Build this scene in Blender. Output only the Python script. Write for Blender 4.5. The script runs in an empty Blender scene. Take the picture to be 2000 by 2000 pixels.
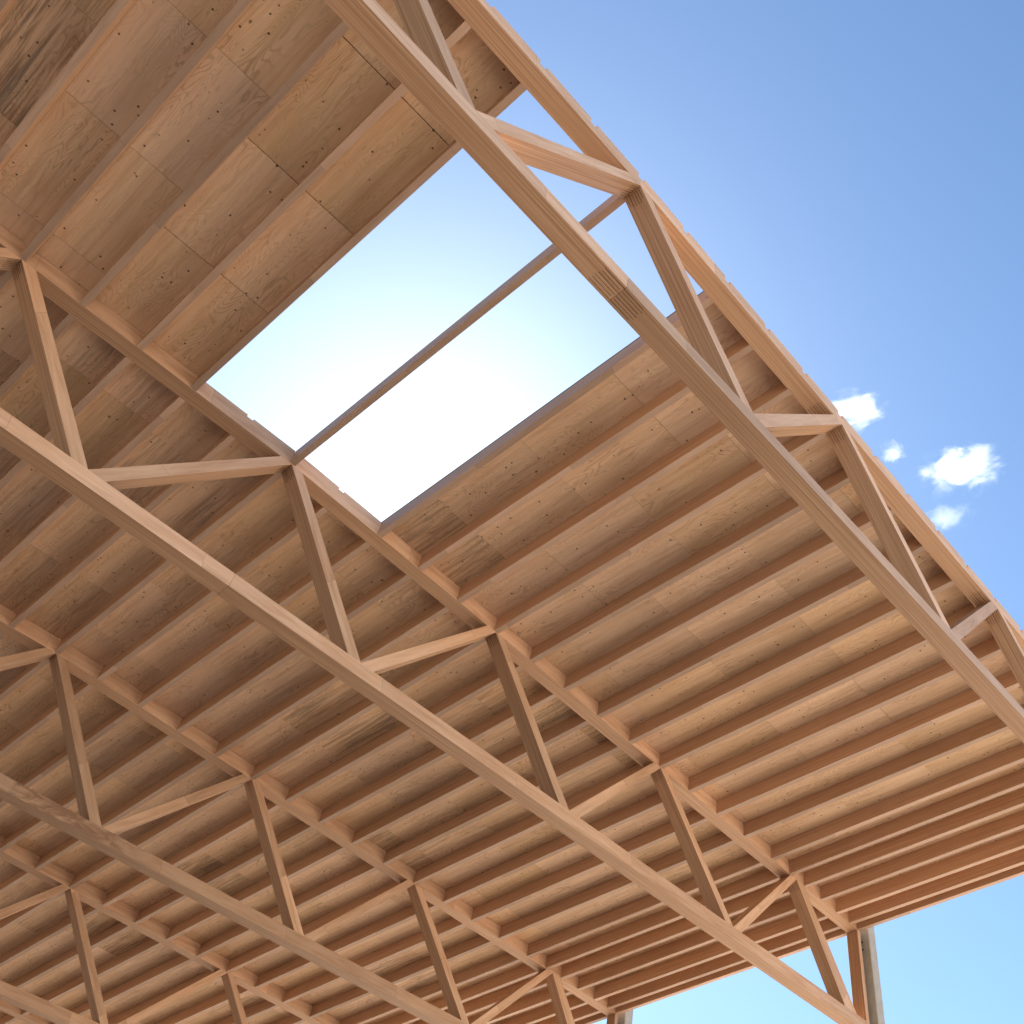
import bpy, bmesh, math, random
from mathutils import Matrix, Vector, noise as mnoise
random.seed(7)
R = math.radians
sc = bpy.context.scene
col = bpy.context.collection

# ------------------------------------------------------------------ camera
# world: x runs along the trusses, y along the joists, z up, ground at z = 0
CAM = Vector((0.9153, 0.0, 1.65))
cd = bpy.data.cameras.new('camera')
cam = bpy.data.objects.new('camera', cd); col.objects.link(cam)
cam.location = CAM
cam.rotation_mode = 'XYZ'
cam.rotation_euler = (2.4816691, -0.0528505, -0.8747483)
cd.sensor_fit = 'HORIZONTAL'; cd.sensor_width = 36.0
cd.lens = 1978.58 / 2000 * 36
cd.shift_x = -0.14837
cd.shift_y = -0.02921
cd.clip_start = 0.05; cd.clip_end = 20000
sc.camera = cam

# ------------------------------------------------------------------ light
SUN_DIR = Vector((0.292, 0.594, 0.750)).normalized()
w = bpy.data.worlds.new('World'); sc.world = w; w.use_nodes = True
nt = w.node_tree; nt.nodes.clear()
sky = nt.nodes.new('ShaderNodeTexSky'); sky.sky_type = 'NISHITA'; sky.sun_disc = False
sky.sun_elevation = math.asin(SUN_DIR.z)
sky.sun_rotation = math.atan2(SUN_DIR.x, SUN_DIR.y)
sky.altitude = 0; sky.air_density = 1.0; sky.dust_density = 0.45; sky.ozone_density = 1.3
bg = nt.nodes.new('ShaderNodeBackground'); bg.inputs['Strength'].default_value = 0.069
wo = nt.nodes.new('ShaderNodeOutputWorld')
wb = nt.nodes.new('ShaderNodeMix'); wb.data_type = 'RGBA'; wb.blend_type = 'MULTIPLY'; wb.inputs[0].default_value = 1.0
wb.inputs[7].default_value = (0.83, 0.99, 1.08, 1.0)      # white balance of the whole sky
nt.links.new(sky.outputs[0], wb.inputs[6]); nt.links.new(wb.outputs[2], bg.inputs[0]); nt.links.new(bg.outputs[0], wo.inputs[0])
sd = bpy.data.lights.new('sun', 'SUN'); sd.energy = 5.0; sd.angle = R(0.53); sd.color = (1.0, 0.95, 0.88)
sun = bpy.data.objects.new('sun', sd); col.objects.link(sun)
sun.location = (0, 0, 60); sun.rotation_euler = SUN_DIR.to_track_quat('Z', 'Y').to_euler()
sc.view_settings.view_transform = 'Standard'; sc.view_settings.look = 'None'
sc.view_settings.gamma = 1.0; sc.view_settings.use_curve_mapping = False
sc.view_settings.exposure = 1.62
sc.cycles.max_bounces = 12; sc.cycles.diffuse_bounces = 5; sc.cycles.volume_bounces = 3
sc.cycles.use_denoising = True

# ------------------------------------------------------------------ structure numbers (metres)
Y1, SP = 2.5688, 4.7943            # outer face of the outermost truss, truss spacing
W = 0.1833                         # chord width
ZT = 8.2294 + CAM.z                # underside of the top chord at the ridge
ZB = 6.4464 + CAM.z                # underside of the bottom chord
HT, HB = 0.198, 0.1573
SLOPE = 0.0296; RIDGE = 3.0
XL, XR = -7.53, 13.535             # chord ends
JW, JH = 0.066, 0.199              # joist width and depth
NT = 8  # the last two bays are unseen, added to block light from the far end
def ty(k): return Y1 + (k - 1) * SP
def zt(x): return ZT - SLOPE * abs(x - RIDGE)

# ------------------------------------------------------------------ helpers
def tag(o, label, cat, group=None, kind=None):
    if label: o['label'] = label
    if cat: o['category'] = cat
    if group: o['group'] = group
    if kind: o['kind'] = kind
    return o
def empty(name, loc):
    o = bpy.data.objects.new(name, None); o.empty_display_size = 0.3
    col.objects.link(o); o.location = loc; return o
def mesh(name, verts, faces, mat):
    me = bpy.data.meshes.new(name); me.from_pydata(verts, [], faces); me.update()
    if mat: me.materials.append(mat)
    return me
def place(name, me, mtx, parent=None):
    o = bpy.data.objects.new(name, me); col.objects.link(o)
    if parent:
        o.parent = parent
        o.matrix_parent_inverse = Matrix.Translation(-parent.location)
    o.matrix_world = mtx
    if parent:
        o.matrix_parent_inverse = Matrix()
        o.matrix_basis = Matrix.Translation(-parent.location) @ mtx
    return o
def box(x0, x1, y0, y1, z0, z1):
    v = [(x0,y0,z0),(x1,y0,z0),(x1,y1,z0),(x0,y1,z0),(x0,y0,z1),(x1,y0,z1),(x1,y1,z1),(x0,y1,z1)]
    f = [(0,3,2,1),(4,5,6,7),(0,1,5,4),(1,2,6,5),(2,3,7,6),(3,0,4,7)]
    return v, f
def extrude_xz(poly, y0, y1):
    n = len(poly)
    v = [(x, y0, z) for x, z in poly] + [(x, y1, z) for x, z in poly]
    f = [tuple(range(n)), tuple(reversed(range(n, 2*n)))]
    for i in range(n):
        j = (i + 1) % n
        f.append((j, i, n + i, n + j))
    return v, f
def bevel(me, wd=0.003):
    bm = bmesh.new(); bm.from_mesh(me)
    bmesh.ops.recalc_face_normals(bm, faces=bm.faces)
    bmesh.ops.bevel(bm, geom=[e for e in bm.edges if e.calc_face_angle(0) > 0.5], offset=wd, segments=1, affect='EDGES', clamp_overlap=True)
    bm.to_mesh(me); bm.free(); return me
def member(name, poly, y0, y1, mat, parent, ang=None, org=None):
    """a timber whose side outline (world x, z) is poly; its local x runs along the grain"""
    if ang is None:
        ang = 0.0
    ox, oz = org or poly[0]
    c, s = math.cos(ang), math.sin(ang)
    loc = [((x-ox)*c + (z-oz)*s, -(x-ox)*s + (z-oz)*c) for x, z in poly]
    v, f = extrude_xz(loc, 0, y1 - y0)
    me = mesh(name, v, f, mat)
    bm = bmesh.new(); bm.from_mesh(me); bmesh.ops.recalc_face_normals(bm, faces=bm.faces); bm.to_mesh(me); bm.free()
    m = Matrix.Translation((ox, y0, oz)) @ Matrix.Rotation(-ang, 4, 'Y')
    return place(name, me, m, parent)

# ------------------------------------------------------------------ materials
class NT_:
    def __init__(s, name):
        s.m = bpy.data.materials.new(name); s.m.use_nodes = True
        s.t = s.m.node_tree; s.t.nodes.clear()
        s.out = s.n('ShaderNodeOutputMaterial'); s.b = s.n('ShaderNodeBsdfPrincipled')
        s.l(s.b.outputs[0], s.out.inputs[0])
    def n(s, t, **k):
        o = s.t.nodes.new(t)
        for a, b in k.items(): setattr(o, a, b)
        return o
    def l(s, a, b): s.t.links.new(a, b)
    def put(s, sock, v):
        if hasattr(v, 'is_linked') or isinstance(v, bpy.types.NodeSocket): s.l(v, sock)
        else: sock.default_value = v
    def math(s, op, a, b=0.0, c=0.0, clamp=False):
        o = s.n('ShaderNodeMath', operation=op, use_clamp=clamp)
        for i, v in enumerate((a, b, c)):
            if i < len(o.inputs): s.put(o.inputs[i], v)
        return o.outputs[0]
    def vm(s, op, a, b=(0,0,0)):
        o = s.n('ShaderNodeVectorMath', operation=op); s.put(o.inputs[0], a); s.put(o.inputs[1], b); return o.outputs[0]
    def scale(s, a, f):
        o = s.n('ShaderNodeVectorMath', operation='SCALE'); s.put(o.inputs[0], a); s.put(o.inputs[3], f); return o.outputs[0]
    def sep(s, a):
        o = s.n('ShaderNodeSeparateXYZ'); s.l(a, o.inputs[0]); return o.outputs
    def comb(s, x, y, z):
        o = s.n('ShaderNodeCombineXYZ')
        for i, v in enumerate((x, y, z)): s.put(o.inputs[i], v)
        return o.outputs[0]
    def noise(s, vec, scale=1.0, detail=2.0, rough=0.5, dist=0.0):
        o = s.n('ShaderNodeTexNoise'); s.l(vec, o.inputs['Vector'])
        o.inputs['Scale'].default_value = scale; o.inputs['Detail'].default_value = detail
        o.inputs['Roughness'].default_value = rough; o.inputs['Distortion'].default_value = dist
        return o.outputs['Fac']
    def vor(s, vec, scale, rnd=1.0):
        o = s.n('ShaderNodeTexVoronoi'); s.l(vec, o.inputs['Vector'])
        o.inputs['Scale'].default_value = scale; o.inputs['Randomness'].default_value = rnd
        return o.outputs['Distance'], o.outputs['Color']
    def ramp(s, f, stops, interp='LINEAR'):
        o = s.n('ShaderNodeValToRGB'); s.l(f, o.inputs[0]); e = o.color_ramp.elements; o.color_ramp.interpolation = interp
        while len(e) < len(stops): e.new(0.5)
        for i, (p, c) in enumerate(stops):
            e[i].position = p; e[i].color = c if len(c) == 4 else (*c, 1)
        return o.outputs[0]
    def step(s, f, a, b):
        o = s.n('ShaderNodeMapRange'); o.interpolation_type = 'SMOOTHSTEP'; s.put(o.inputs[0], f)
        o.inputs[1].default_value = a; o.inputs[2].default_value = b; return o.outputs[0]
    def mix(s, f, a, b, mode='MIX'):
        o = s.n('ShaderNodeMix', data_type='RGBA', blend_type=mode); s.put(o.inputs[0], f)
        s.put(o.inputs[6], a if not isinstance(a, tuple) else (*a, 1)); s.put(o.inputs[7], b if not isinstance(b, tuple) else (*b, 1))
        return o.outputs[2]
    def bump(s, h, st=0.3, dist=0.002):
        o = s.n('ShaderNodeBump'); o.inputs['Strength'].default_value = st; o.inputs['Distance'].default_value = dist
        s.l(h, o.inputs['Height']); s.l(o.outputs[0], s.b.inputs['Normal'])

def lvl_material(name, face_cols, edge_cols, edge_axis):
    """laminated veneer timber: glue lines on one pair of faces, smooth veneer on the other"""
    M = NT_(name)
    tc = M.n('ShaderNodeTexCoord'); oi = M.n('ShaderNodeObjectInfo')
    rnd = oi.outputs['Random']
    off = M.scale((13.1, 7.3, 5.9), M.math('MULTIPLY', rnd, 19.0))
    p = M.vm('ADD', tc.outputs['Object'], off)
    x, y, z = M.sep(p)
    nx, ny, nz = M.sep(tc.outputs['Normal'])
    # ---- edge of the laminations
    other = y if edge_axis == 'Z' else z
    st1 = M.noise(M.comb(M.math('MULTIPLY', x, 0.55), M.math('MULTIPLY', other, 62.0), 0.0), 1.0, 3.0, 0.65)
    st2 = M.noise(M.comb(M.math('MULTIPLY', x, 2.2), M.math('MULTIPLY', other, 260.0), 3.0), 1.0, 1.0, 0.5)
    glue = M.math('PINGPONG', M.math('MULTIPLY', other, 1.0), 0.0125)
    gl = M.step(glue, 0.0, 0.0018)
    ecol = M.ramp(st1, [(0.28, edge_cols[0]), (0.5, edge_cols[1]), (0.72, edge_cols[2])])
    ecol = M.mix(M.math('MULTIPLY', M.step(st2, 0.45, 0.75), 0.30), ecol, edge_cols[0])
    gn = M.noise(M.comb(M.math('MULTIPLY', x, 0.7), M.math('MULTIPLY', other, 30.0), 9.0), 1.0, 1.0)
    gfac = M.math('MULTIPLY', M.math('SUBTRACT', 1.0, gl), M.step(gn, 0.40, 0.62))
    ecol = M.mix(M.math('MULTIPLY', gfac, 0.75), ecol, tuple(c * 0.45 for c in edge_cols[0]))
    # ---- veneer face: long sheets with scarf joints
    fz = z if edge_axis == 'Z' else y
    cell = M.math('ADD', M.math('MULTIPLY', x, 0.53), M.math('MULTIPLY', fz, 0.11))
    idx = M.math('FLOOR', cell); fr = M.math('FRACT', cell)
    wn = M.n('ShaderNodeTexWhiteNoise', noise_dimensions='2D'); M.l(M.comb(idx, M.math('MULTIPLY', rnd, 31.0), 0.0), wn.inputs['Vector'])
    f1 = M.noise(M.comb(M.math('MULTIPLY', x, 1.6), M.math('MULTIPLY', fz, 16.0), M.math('MULTIPLY', wn.outputs['Value'], 17.0)), 1.0, 4.0, 0.6, 0.4)
    fcol = M.ramp(f1, [(0.25, face_cols[0]), (0.5, face_cols[1]), (0.75, face_cols[2])])
    tone = M.math('ADD', 0.86, M.math('MULTIPLY', wn.outputs['Value'], 0.26))
    fcol = M.mix(1.0, fcol, M.comb(tone, tone, tone), 'MULTIPLY')
    joint = M.math('SUBTRACT', 1.0, M.step(fr, 0.0, 0.0035))
    fcol = M.mix(M.math('MULTIPLY', joint, 0.55), fcol, tuple(c * 0.35 for c in face_cols[0]))
    kd, kc = M.vor(M.comb(M.math('MULTIPLY', x, 0.55), fz, 0.0), 2.1)
    kr = M.sep(kc)[0]
    knot = M.math('MULTIPLY', M.math('SUBTRACT', 1.0, M.step(kd, 0.012, 0.035)), M.step(kr, 0.5, 0.52))
    fcol = M.mix(M.math('MULTIPLY', knot, 0.75), fcol, tuple(c * 0.25 for c in face_cols[0]))
    sel = M.math('GREATER_THAN', M.math('ABSOLUTE', nz if edge_axis == 'Z' else ny), 0.6)
    c = M.mix(sel, fcol, ecol)
    t = M.math('ADD', 0.87, M.math('MULTIPLY', rnd, 0.25))
    c = M.mix(1.0, c, M.comb(t, t, t), 'MULTIPLY')
    # water stain, switched on by the object
    at = M.n('ShaderNodeAttribute', attribute_type='OBJECT', attribute_name='stain')
    sn = M.noise(M.comb(M.math('MULTIPLY', x, 3.0), M.math('MULTIPLY', fz, 9.0), 4.0), 1.0, 5.0, 0.65, 1.0)
    sf = M.math('MULTIPLY', M.math('MULTIPLY', M.step(sn, 0.32, 0.58), at.outputs['Fac']), M.math('SUBTRACT', 1.0, sel))
    xo = M.sep(tc.outputs['Object'])[0]
    sm = M.math('MULTIPLY', M.step(xo, 0.36, 0.42), M.math('SUBTRACT', 1.0, M.step(xo, 1.55, 2.5)))
    c = M.mix(M.math('MULTIPLY', M.math('MULTIPLY', sf, sm), 0.6), c, (0.14, 0.06, 0.03))
    M.l(c, M.b.inputs['Base Color'])
    M.b.inputs['Roughness'].default_value = 0.55
    M.b.inputs['Specular IOR Level'].default_value = 0.35
    h = M.math('ADD', M.math('MULTIPLY', M.math('SUBTRACT', st1, gfac), sel), M.math('MULTIPLY', f1, M.math('SUBTRACT', 1.0, sel)))
    M.bump(h, 0.25, 0.0015)
    return M.m

def ply_material():
    """rotary cut softwood plywood: contour figure, nail rows, small knots, grey weather streaks"""
    M = NT_('plywood')
    tc = M.n('ShaderNodeTexCoord'); oi = M.n('ShaderNodeObjectInfo'); rnd = oi.outputs['Random']
    off = M.scale((17.0, 11.0, 6.0), M.math('MULTIPLY', rnd, 23.0))
    p0 = tc.outputs['Object']
    p = M.vm('ADD', p0, off)
    x, y, z = M.sep(p); x0, y0, z0 = M.sep(p0)
    warp = M.noise(M.comb(M.math('MULTIPLY', x, 0.72), M.math('MULTIPLY', y, 4.2), 0.0), 1.0, 2.0, 0.55, 0.45)
    fine = M.noise(M.comb(M.math('MULTIPLY', x, 6.0), M.math('MULTIPLY', y, 40.0), 1.0), 1.0, 3.0, 0.6)
    fld = M.math('ADD', M.math('MULTIPLY', warp, 27.0), M.math('MULTIPLY', fine, 0.9))
    fr = M.math('PINGPONG', fld, 0.5)
    line = M.math('SUBTRACT', 1.0, M.step(fr, 0.02, 0.22))
    fade = M.step(M.noise(M.comb(M.math('MULTIPLY', x, 0.9), M.math('MULTIPLY', y, 2.2), 5.0), 1.0, 2.0), 0.36, 0.66)
    figure = M.math('MULTIPLY', line, M.math('ADD', 0.10, M.math('MULTIPLY', fade, 0.62)))
    streak = M.noise(M.comb(M.math('MULTIPLY', x, 0.9), M.math('MULTIPLY', y, 18.0), 7.0), 1.0, 4.0, 0.65, 0.3)
    base = M.ramp(streak, [(0.25, (0.60, 0.39, 0.24)), (0.5, (0.735, 0.51, 0.335)), (0.75, (0.81, 0.60, 0.41))])
    blot = M.noise(M.comb(M.math('MULTIPLY', x, 1.4), M.math('MULTIPLY', y, 2.6), 2.0), 1.0, 2.0)
    base = M.mix(M.math('MULTIPLY', M.step(blot, 0.50, 0.75), 0.45), base, (0.62, 0.40, 0.225))
    c = M.mix(M.math('MULTIPLY', figure, 0.55), base, (0.27, 0.14, 0.07))
    # knots: rare larger eyes
    kd, kc = M.vor(M.comb(M.math('MULTIPLY', x, 0.6), y, 0.0), 3.4)
    kr = M.sep(kc)[0]
    kn = M.math('MULTIPLY', M.math('SUBTRACT', 1.0, M.step(kd, 0.02, 0.06)), M.step(kr, 0.70, 0.72))
    c = M.mix(M.math('MULTIPLY', kn, 0.85), c, (0.12, 0.05, 0.025))
    # scattered pin holes and nails
    d2, c2 = M.vor(M.comb(x, y, 0.0), 9.5)
    r2 = M.sep(c2)[1]
    dots = M.math('MULTIPLY', M.math('SUBTRACT', 1.0, M.step(d2, 0.075, 0.125)), M.step(r2, 0.46, 0.48))
    # nail rows across the sheet
    row = M.math('PINGPONG', M.math('ADD', x0, M.math('MULTIPLY', rnd, 0.4)), 0.205)
    rowm = M.math('LESS_THAN', row, 0.03)
    d3, c3 = M.vor(M.comb(M.math('MULTIPLY', x, 0.9), y, 0.0), 17.0, 0.8)
    r3 = M.sep(c3)[2]
    nails = M.math('MULTIPLY', M.math('MULTIPLY', M.math('SUBTRACT', 1.0, M.step(d3, 0.12, 0.20)), rowm), M.step(r3, 0.22, 0.24))
    c = M.mix(M.math('MULTIPLY', M.math('MAXIMUM', dots, nails), 0.9), c, (0.045, 0.022, 0.012))
    # weathering streaks
    at = M.n('ShaderNodeAttribute', attribute_type='OBJECT', attribute_name='stain')
    w1 = M.noise(M.comb(M.math('MULTIPLY', x, 1.1), M.math('MULTIPLY', y, 26.0), 11.0), 1.0, 6.0, 0.72, 0.25)
    w2 = M.noise(M.comb(M.math('MULTIPLY', x, 0.8), M.math('MULTIPLY', y, 4.0), 15.0), 1.0, 2.0)
    wf = M.math('MULTIPLY', M.math('MULTIPLY', M.step(w1, 0.42, 0.60), M.step(w2, 0.28, 0.52)), at.outputs['Fac'])
    gcol = M.mix(M.step(w2, 0.45, 0.60), (0.24, 0.11, 0.055), (0.15, 0.125, 0.105))
    c = M.mix(M.math('MULTIPLY', wf, 0.72), c, gcol)
    hv = M.n('ShaderNodeHueSaturation')
    M.l(c, hv.inputs['Color'])
    M.l(M.math('ADD', 0.90, M.math('MULTIPLY', rnd, 0.18)), hv.inputs['Value'])
    wn = M.n('ShaderNodeTexWhiteNoise', noise_dimensions='1D'); M.l(M.math('MULTIPLY', rnd, 91.0), wn.inputs['W'])
    M.l(M.math('ADD', 0.95, M.math('MULTIPLY', wn.outputs['Value'], 0.13)), hv.inputs['Saturation'])
    M.l(M.math('ADD', 0.4955, M.math('MULTIPLY', wn.outputs['Value'], 0.006)), hv.inputs['Hue'])
    M.l(hv.outputs[0], M.b.inputs['Base Color'])
    M.b.inputs['Roughness'].default_value = 0.6; M.b.inputs['Specular IOR Level'].default_value = 0.3
    M.bump(M.math('SUBTRACT', M.math('MULTIPLY', streak, 0.6), M.math('MULTIPLY', figure, 0.5)), 0.25, 0.0015)
    return M.m

def plain(name, a, b, scale=6.0, rough=0.8, metal=0.0, det=5.0):
    M = NT_(name); tc = M.n('ShaderNodeTexCoord')
    n1 = M.noise(tc.outputs['Object'], scale, det, 0.6)
    M.l(M.ramp(n1, [(0.3, a), (0.7, b)]), M.b.inputs['Base Color'])
    M.b.inputs['Roughness'].default_value = rough; M.b.inputs['Metallic'].default_value = metal
    M.bump(n1, 0.2, 0.004); return M.m

MAT_TRUSS = lvl_material('truss_timber', [(0.48, 0.28, 0.165), (0.605, 0.385, 0.25), (0.69, 0.475, 0.325)],
                         [(0.31, 0.16, 0.085), (0.45, 0.26, 0.15), (0.56, 0.36, 0.225)], 'Z')
MAT_JOIST = lvl_material('joist_timber', [(0.40, 0.255, 0.175), (0.46, 0.305, 0.22), (0.52, 0.355, 0.26)],
                         [(0.40, 0.22, 0.125), (0.52, 0.315, 0.19), (0.59, 0.38, 0.245)], 'Y')
MAT_PLY = ply_material()
MAT_CONC = plain('concrete', (0.36, 0.35, 0.32), (0.46, 0.445, 0.41), 7.0, 0.85)
MAT_STEEL = plain('dark_steel', (0.02, 0.02, 0.02), (0.04, 0.04, 0.042), 30.0, 0.5, 0.6)
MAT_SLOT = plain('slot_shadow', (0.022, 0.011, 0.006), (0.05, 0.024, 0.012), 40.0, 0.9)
MAT_ROOF = plain('roof_membrane', (0.10, 0.10, 0.10), (0.16, 0.16, 0.155), 2.0, 0.9)
MAT_BOUNCE = plain('pale_bounce', (0.55, 0.46, 0.355), (0.66, 0.56, 0.44), 3.0, 0.95, 0.0, 9.0)

# ------------------------------------------------------------------ ground
MAT_SOIL = plain('brown_soil', (0.15, 0.115, 0.08), (0.23, 0.18, 0.13), 1.5, 0.95, 0.0, 9.0)
g = place('ground', mesh('ground', [(-400,-400,0),(400,-400,0),(400,400,0),(-400,400,0)], [(0,1,2,3)], MAT_SOIL), Matrix())
yd = place('bounce_yard', mesh('bounce_yard', [(-12,-60,0.004),(90,-60,0.004),(90,90,0.004),(14.2,90,0.004),(14.2,1.5,0.004),(-12,1.5,0.004)], [(0,1,2,3,4,5)], MAT_BOUNCE), Matrix())  # unseen pale ground, added and shaped to bounce sunlight under the roof
tag(yd, None, None, kind='structure')
tag(g, None, None, kind='structure')

MAT_FLOOR = plain('low_bounce_floor', (0.13, 0.095, 0.065), (0.18, 0.135, 0.095), 2.0, 0.95, 0.0, 9.0)
fl = place('floor', mesh('floor', [(-8.2, 1.5, 0.008), (14.2, 1.5, 0.008), (14.2, 40, 0.008), (-8.2, 40, 0.008)], [(0,1,2,3)], MAT_FLOOR), Matrix())  # unseen dark sheet, added to cut bounce light onto the joist sides
tag(fl, None, None, kind='structure')
# ------------------------------------------------------------------ trusses
NODES = [-6.0, -3.0, 0.0, 3.0, 6.0, 9.0, 12.0]
JX = [round(-7.2 + 0.6 * i, 3) for i in range(32) if -7.2 + 0.6 * i < 11.3] + [11.43, 11.86, 12.22, 12.63, 13.03, 13.36]
JX_ALL = [-7.497] + JX + [13.57]
SKY0, SKY1 = 1.80, 4.20            # joists that edge the skylight
TL = {1: 'outermost roof truss with pale pinkish outer face, its notched top chord against the open sky',
      2: 'second roof truss, orange timber, carrying the inner edge of the skylight opening',
      3: 'third roof truss, brown water stains along its bottom chord',
      4: 'fourth roof truss deep under the roof, beyond the truss with the stained bottom chord',
      5: 'fifth roof truss deep under the roof, only a piece of its top chord showing',
      6: 'sixth roof truss deep inside, hidden behind the fifth', 7: 'seventh roof truss, unseen, added with the light-blocking rear bays',
      8: 'eighth roof truss, unseen, added to end the light-blocking rear bays'}
def lerp(a, b, t): return a + (b - a) * t
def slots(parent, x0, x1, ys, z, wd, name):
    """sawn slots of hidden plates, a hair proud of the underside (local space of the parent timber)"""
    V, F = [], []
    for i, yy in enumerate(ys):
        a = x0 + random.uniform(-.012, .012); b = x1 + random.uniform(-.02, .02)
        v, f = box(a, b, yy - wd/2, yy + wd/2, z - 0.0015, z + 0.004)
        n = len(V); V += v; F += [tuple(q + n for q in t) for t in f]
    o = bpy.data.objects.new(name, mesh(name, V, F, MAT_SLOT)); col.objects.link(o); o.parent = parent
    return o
for k in range(1, NT + 1):
    y0, y1 = ty(k), ty(k) + W
    root = empty('roof_truss', (RIDGE, y0, ZB))
    tag(root, TL[k], 'truss', 'parallel roof trusses')
    zc = ZB + HB
    # top chords with a notch for every joist
    for side in (-1, 1):
        ang = -side * math.atan(SLOPE)
        xs = [x for x in JX if (x - RIDGE) * side >= -0.01]
        xe = XR if side > 0 else XL
        if side > 0:
            poly = [(RIDGE, zt(RIDGE)), (xe, zt(xe)), (xe, zt(xe) + HT)]
            for x in sorted(xs, reverse=True):
                a, b = x + JW/2 + .004, x - JW/2 - .004
                dn = 0.072 if k == 1 else 0.028
                poly += [(a, zt(a) + HT), (a, zt(a) + HT - dn)]
                if x - RIDGE > 0.01: poly += [(b, zt(b) + HT - dn), (b, zt(b) + HT)]
                else: poly += [(RIDGE, ZT + HT - dn)]
        else:
            poly = [(RIDGE, zt(RIDGE))]
            for x in sorted(xs, reverse=True):
                a, b = x + JW/2 + .004, x - JW/2 - .004
                dn = 0.072 if k == 1 else 0.028
                if x - RIDGE < -0.01: poly += [(a, zt(a) + HT), (a, zt(a) + HT - dn)]
                else: poly += [(RIDGE, ZT + HT - dn)]
                poly += [(b, zt(b) + HT - dn), (b, zt(b) + HT)]
            poly += [(xe, zt(xe) + HT), (xe, zt(xe))]
        o = member('top_chord', poly, y0, y1, MAT_TRUSS, root, ang, (RIDGE, ZT))
        if k <= 2:
            for nx_ in NODES:
                if (nx_ - RIDGE) * side > 0.1:
                    d = (nx_ - RIDGE) / math.cos(ang)
                    slots(o, d - 0.34, d - 0.155, [W * (.14 + .145 * q) for q in range(6)], 0.0, 0.0028, 'plate_slots')
    # bottom chords
    SPL = 3.05
    for (a, b) in ((-7.45, SPL - 0.0012), (SPL + 0.0012, 13.53)):
        o = member('bottom_chord', [(a, ZB), (b, ZB), (b, zc), (a, zc)], y0, y1, MAT_TRUSS, root, 0.0, (SPL, ZB))
        if k == 1:
            s_ = -1 if a < 0 else 1
            slots(o, min(s_*0.005, s_*0.21), max(s_*0.005, s_*0.21), [W * (.12 + .15 * q) for q in range(6)], 0.0, 0.0022, 'plate_slots')
        if k == 3 and a > 0: o['stain'] = 1.0
    # diagonals
    for n in NODES:
        zn = zt(n)
        C = 0.140
        dl, dr = n - 3 + 1.535, n + 1.535
        # down to the left
        if n > -6:
            ta, tb = (n - C, zt(n - C)), (n, zn)
            ba, bb = (dl, zc), (dl + 0.166, zc)
            ang = math.atan2(tb[1] - bb[1], tb[0] - bb[0])
            o = member('diagonal', [bb, tb, ta, ba], y0, y1, MAT_TRUSS, root, ang, bb)
            L = math.hypot(tb[0]-bb[0], tb[1]-bb[1])
            if k <= 2: slots(o, L - 0.11, L - 0.012, [W * (.14 + .145 * q) for q in range(6)], 0.0, 0.0028, 'plate_slots')
        # down to the right
        ta, tb = (n, zn), (n + C, zt(n + C))
        if n < 12:
            ba, bb = (dr - 0.16, zc), (dr, zc)
        else:
            ba, bb = (13.01, zc), (13.30, zc); tb = (n + 0.18, zt(n + 0.18))
        ang = math.atan2(ba[1] - ta[1], ba[0] - ta[0])
        o = member('diagonal', [ta, tb, bb, ba], y0, y1, MAT_TRUSS, root, ang, ta)
        if k <= 2: slots(o, 0.012, 0.13, [W * (.14 + .145 * q) for q in range(6)], 0.0, 0.0028, 'plate_slots')
    # end posts
    for (a, b) in ((13.536, 13.616), (-7.612, -7.532)):
        zz = zt(a) + 0.0
        o = member('end_post', [(a, ZB - 0.25), (b, ZB - 0.25), (b, zz + 0.15), (a, zz + 0.15)], y0 + .001, y1 - .001, MAT_TRUSS, root, math.pi/2, (b, ZB - 0.25))

# ------------------------------------------------------------------ joists
BAY = {1: ('outermost', 'second'), 2: ('second', 'third'), 3: ('third', 'fourth'), 4: ('fourth', 'fifth'), 5: ('fifth', 'sixth'), 6: ('sixth', 'seventh'), 7: ('seventh', 'eighth')}  # bays past the sixth truss are unseen, added as light blockers
def ORD(n):
    return ('first second third fourth fifth sixth seventh eighth ninth tenth eleventh twelfth thirteenth fourteenth fifteenth sixteenth seventeenth eighteenth nineteenth twentieth'.split()[n - 1]
            if n <= 20 else '%d%s' % (n, {1: 'st', 2: 'nd', 3: 'rd'}.get(n % 10, 'th')))
def round_i(x, e): return sum(1 for q in JX_ALL if min(x, e) + .05 < q < max(x, e) + .05) if x > e else sum(1 for q in JX_ALL if x - .05 < q < e - .05)
JMESH = {}
def joist_mesh(L, h, key):
    if key in JMESH: return JMESH[key]
    T = 0.045
    poly = [(0, 0), (L, 0), (L, h - 0.026), (L + T, h - 0.026), (L + T, h - 0.006), (L, h - 0.006), (L, h), (0, h), (0, h - 0.006), (-T, h - 0.006), (-T, h - 0.026), (0, h - 0.026)]
    v, f = extrude_xz(poly, -JW/2, JW/2)
    me = mesh('roof_joist', v, f, MAT_JOIST)
    bm = bmesh.new(); bm.from_mesh(me); bmesh.ops.recalc_face_normals(bm, faces=bm.faces); bm.to_mesh(me); bm.free()
    JMESH[key] = me; return me
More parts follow.
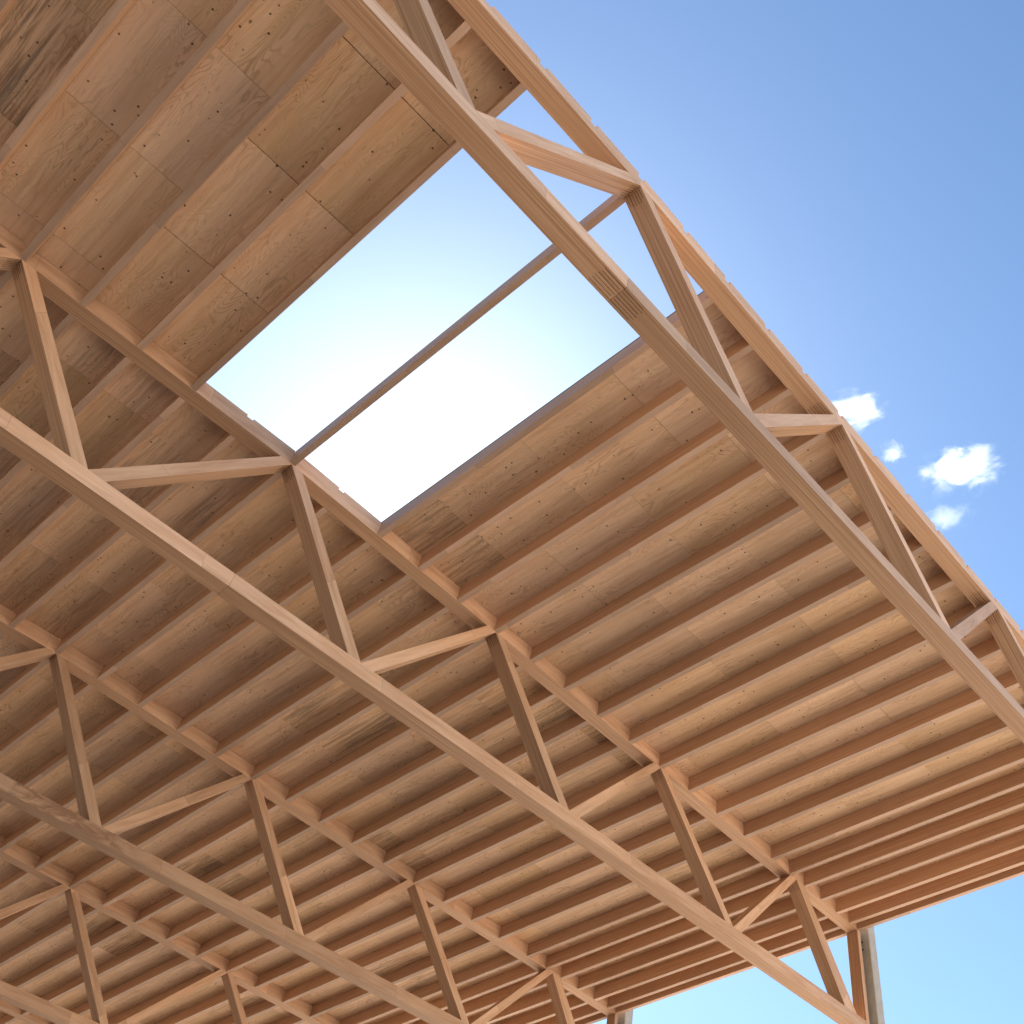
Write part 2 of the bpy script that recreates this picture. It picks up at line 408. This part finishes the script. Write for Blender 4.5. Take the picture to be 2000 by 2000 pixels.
for k in range(1, NT):
    ya, yb = ty(k) + W + 0.001, ty(k + 1) - 0.001
    a_, b_ = BAY[k]
    for i, x in enumerate(JX_ALL):
        rim = i in (0, len(JX_ALL) - 1)
        if k == 1 and SKY0 + .1 < x < SKY1 - .1 and abs(x - 3.0) > .1: continue
        me = joist_mesh(yb - ya, JH, (k, 0))
        m = Matrix.Translation((x, ya, zt(x) + 0.003)) @ Matrix.Rotation(math.pi/2, 4, 'Z')
        o = place('roof_joist' if not rim else 'edge_joist', me, m)
        grp = 'joists between the %s and %s truss' % (a_, b_)
        n_in = len(JX_ALL) - 1 - i
        lab = 'timber joist between %s and %s truss, %s in from the column-side edge joist' % (a_, b_, ORD(n_in))
        if k == 1:
            if x > SKY1: lab = 'timber joist between outermost and second truss, %s past the skylight towards the concrete columns' % ORD(round_i(x, SKY1))
            else: lab = 'timber joist between outermost and second truss, %s past the skylight away from the concrete columns' % ORD(round_i(x, SKY0))
        if rim:
            grp = 'edge joists of the roof'
            lab = 'edge joist closing the %s by the concrete columns, %s to %s truss' % ('long roof edge' if i else 'hidden roof edge', a_, b_)
        elif k == 1 and abs(x - 3.0) < .1:
            grp = None; lab = 'lone timber joist crossing the open skylight against the sky'
        elif k == 1 and abs(x - SKY0) < .05:
            grp = None; lab = 'joist edging the skylight, on the side with the black pencil seams'
        elif k == 1 and abs(x - SKY1) < .05:
            grp = None; lab = 'joist edging the skylight, pale lit side, on the side of the concrete columns'
        tag(o, lab, 'joist', grp)

# ------------------------------------------------------------------ plywood decks
PT = 0.018
AL = math.atan(SLOPE)
def deck_matrix(x, y, z):
    side = 1 if x >= RIDGE - 1e-4 else -1
    # local x -> world y, local y -> -world x (tilted with the roof), local z -> up
    sx = Vector((-math.cos(AL), 0, math.sin(AL) * side))
    ux = Vector((0, 1, 0)); uz = ux.cross(sx)
    return Matrix(((ux.x, sx.x, uz.x, x), (ux.y, sx.y, uz.y, y), (ux.z, sx.z, uz.z, z), (0, 0, 0, 1)))
STRIPS = [(-7.53, -7.2), (-7.2, -6.0), (-6.0, -4.8), (-4.8, -3.6), (-3.6, -2.4), (-2.4, -1.8), (-1.8, -0.6), (-0.6, 0.6), (0.6, 1.8), (1.8, 3.0), (3.0, 4.2), (4.2, 5.4),
          (5.4, 6.6), (6.6, 7.8), (7.8, 9.0), (9.0, 9.6), (9.6, 10.2), (10.2, 11.43), (11.43, 12.63), (12.63, 13.603)]
SEAM1 = {(-1.8, -0.6): 5.117, (-0.6, 0.6): 4.515, (0.6, 1.8): 3.662, (4.2, 5.4): 4.062, (5.4, 6.6): 4.90, (9.0, 9.6): 4.57, (9.6, 10.2): 4.58, (10.2, 11.43): 4.715}
PL = 1.278
DL = {1: 'plywood roof deck with the square skylight opening, between outermost and second truss',
      2: 'plywood roof deck between the second and third truss',
      3: 'plywood roof deck between the third and fourth truss',
      4: 'plywood roof deck between the fourth and fifth truss',
      5: 'plywood roof deck between the fifth and sixth truss',
      6: 'unseen plywood roof deck added to block light, between the sixth and seventh truss',
      7: 'unseen plywood roof deck added to block light, between the seventh and eighth truss'}
for k in range(1, NT):
    ya, yb = ty(k) + W - (0.06 if k > 1 else 0.02), ty(k + 1) + 0.06
    root = empty('roof_deck', (RIDGE, ya, ZT + JH))
    tag(root, DL[k], 'roof deck', 'plywood roof decks between the trusses')
    for (xa, xb) in STRIPS:
        if k == 1 and xa >= SKY0 - .01 and xb <= SKY1 + .01: continue
        s0 = SEAM1.get((xa, xb)) if k == 1 else None
        if s0 is None: s0 = ya + random.uniform(0.25, PL)
        while s0 - PL > ya + 0.06: s0 -= PL
        cuts = [ya]
        while s0 < yb - 0.06: cuts.append(s0); s0 += PL
        cuts.append(yb)
        for c0, c1 in zip(cuts, cuts[1:]):
            gap = random.choice((0.002, 0.003, 0.004, 0.006))
            if k == 1 and xa == 0.6: gap = 0.011
            L = c1 - c0 - gap; wd = xb - xa - 0.002
            v, f = box(-L/2, L/2, -wd/2/math.cos(AL), wd/2/math.cos(AL), 0, PT)
            xm, ym = (xa + xb)/2, (c0 + c1)/2
            zz = zt(xm) + 0.003 + JH + 0.0008 + random.uniform(0, 0.0012)
            o = place('plywood_panel', mesh('plywood_panel', v, f, MAT_PLY), deck_matrix(xm, ym, zz), root)
            st = random.random()
            o['stain'] = 0.0 if st < .45 else (random.uniform(.15, .5) if st < .85 else random.uniform(.6, 1.0))
            if k == 1 and xa == -1.8: o['stain'] = 1.0 if 4.9 < ym < 6.3 else .6
            if k == 1 and xa in (-0.6, 0.6) : o['stain'] = 0.05
            if k == 1 and xa >= 6.6: o['stain'] = random.uniform(0, .25)
    # waterproof sheet above, closing the joints
    for (xa, xb) in ((XL - .06, RIDGE), (RIDGE, 13.603)):
        yb2 = ty(k + 1) + W - 0.062
        parts = [(xa, xb, ya, yb2)]
        if k == 1:
            parts = [(xa, SKY0 + .03, ya, yb2)] if xb <= RIDGE else [(SKY1 - .03, xb, ya, yb2)]
        for (a, b, c, d) in parts:
            z0 = JH + 0.003 + PT + 0.006
            V = [(a, c, zt(a) + z0), (b, c, zt(b) + z0), (b, d, zt(b) + z0), (a, d, zt(a) + z0)]
            V = [(x - RIDGE, y - ya, z - ZT - JH) for x, y, z in V]
            V += [(x, y, z + 0.004) for x, y, z in V]
            F = [(0,3,2,1),(4,5,6,7),(0,1,5,4),(1,2,6,5),(2,3,7,6),(3,0,4,7)]
            o = bpy.data.objects.new('roof_membrane', mesh('roof_membrane', V, F, MAT_ROOF)); col.objects.link(o); o.parent = root

# ------------------------------------------------------------------ concrete columns with steel brackets
CL = {1: 'outermost', 2: 'second', 3: 'third', 4: 'fourth', 5: 'fifth', 6: 'sixth', 7: 'seventh', 8: 'eighth'}
for k in range(1, NT + 1):
    for (a, b, far) in ((13.68, 13.872, 'outer'), (-7.87, -7.68, 'hidden')):
        y0, y1 = ty(k) - 0.10, ty(k) + W + 0.10
        zz = zt(13.6) + 0.17
        root = empty('concrete_column', ((a + b)/2, (y0 + y1)/2, 0))
        tag(root, 'grey concrete column at the %s end of the %s truss' % (far, CL[k]), 'column', 'concrete columns at the truss ends')
        v, f = box(a, b, y0, y1, 0, zz); me = bevel(mesh('shaft', v, f, MAT_CONC), 0.008)
        place('shaft', me, Matrix(), root)
        # C shaped steel bracket between post and column, under the roof edge
        s = 1 if a > 0 else -1
        e0 = 13.618 if s > 0 else -7.614
        e1 = 13.679 if s > 0 else -7.679
        xa, xb = min(e0, e1), max(e0, e1)
        V, F = [], []
        for (bz0, bz1, by0, by1) in ((zz - 0.42, zz - 0.405, y0 + .11, y1 - .11), (zz - 0.31, zz - 0.295, y0 + .11, y1 - .11), (zz - 0.4045, zz - 0.3105, y0 + .14, y0 + .15)):
            v, f = box(xa, xb, by0, by1, bz0, bz1); n = len(V); V += v; F += [tuple(q + n for q in t) for t in f]
        place('bracket', mesh('bracket', V, F, MAT_STEEL), Matrix(), root)

# ------------------------------------------------------------------ clouds
def pixel_dir(u, v):
    d = Vector(((u - 1296.74)/1978.58, -(v - 941.58)/1978.58, -1.0))
    d = cam.rotation_euler.to_matrix() @ d
    return d.normalized()
def cloud_material(name, seed, dens, cut):
    m = bpy.data.materials.new(name); m.use_nodes = True
    M = NT_.__new__(NT_); M.m = m; M.t = m.node_tree; M.t.nodes.clear()
    M.out = M.n('ShaderNodeOutputMaterial')
    pv = M.n('ShaderNodeVolumePrincipled'); M.l(pv.outputs[0], M.out.inputs['Volume'])
    pv.inputs['Color'].default_value = (0.995, 0.995, 0.995, 1); pv.inputs['Anisotropy'].default_value = 0.35
    tc = M.n('ShaderNodeTexCoord'); p = tc.outputs['Object']
    q = M.vm('ADD', p, (seed * 3.1, seed * 1.7, seed * 2.3))
    n1 = M.noise(q, 1.9, 8.0, 0.66, 0.5)
    ln = M.n('ShaderNodeVectorMath', operation='LENGTH'); M.l(p, ln.inputs[0])
    x, y, z = M.sep(p)
    fall = M.math('SUBTRACT', 1.0, ln.outputs['Value'])
    v = M.math('ADD', M.math('MULTIPLY', M.math('SUBTRACT', n1, 0.5), 2.6), M.math('MULTIPLY', fall, 1.15))
    v = M.math('SUBTRACT', v, cut)
    d = M.math('MULTIPLY', M.step(v, 0.0, 0.62), dens)
    M.l(d, pv.inputs['Density'])
    m.cycles.volume_step_rate = 0.25
    return m
def cloud(u, v, ru, rv, label, seed, dens, cut, D=900.0, roll=0.0):
    d = pixel_dir(u, v); c = CAM + d * D
    k = D / 1978.58
    M3 = cam.rotation_euler.to_matrix()
    bm = bmesh.new(); bmesh.ops.create_icosphere(bm, subdivisions=3, radius=1.0)
    for vv in bm.verts:
        vv.co *= 0.97 + 0.03 * mnoise.noise(vv.co * 2.0 + Vector((seed, 0, 0)))
    me = bpy.data.meshes.new('cloud'); bm.to_mesh(me); bm.free()
    me.materials.append(cloud_material('cloud_vapour', seed, dens, cut))
    side = Vector((0, 0, 1)).cross(d).normalized(); up = d.cross(side).normalized() * -1
    up = side.cross(d) * -1 if up.z < 0 else up
    o = bpy.data.objects.new('cloud', me); col.objects.link(o)
    a, b, e = side * ru * k, up * rv * k, d * (ru * 0.8) * k
    o.matrix_world = Matrix(((a.x, e.x, b.x, c.x), (a.y, e.y, b.y, c.y), (a.z, e.z, b.z, c.z), (0, 0, 0, 1)))
    tag(o, label, 'cloud', 'small clouds beside the roof edge')
cloud(1882, 914, 112, 66, 'largest ragged white cloud standing clear of the roof edge', 1.0, 0.045, 0.46)
cloud(1670, 800, 90, 60, 'second white cloud, half hidden behind the notched roof edge', 2.0, 0.035, 0.48)
cloud(1745, 885, 45, 40, 'small wispy cloud puff between the two bigger clouds', 3.0, 0.03, 0.52)
cloud(1845, 1010, 75, 45, 'faint thin cloud below the largest cloud, at the roof edge', 4.0, 0.012, 0.50)
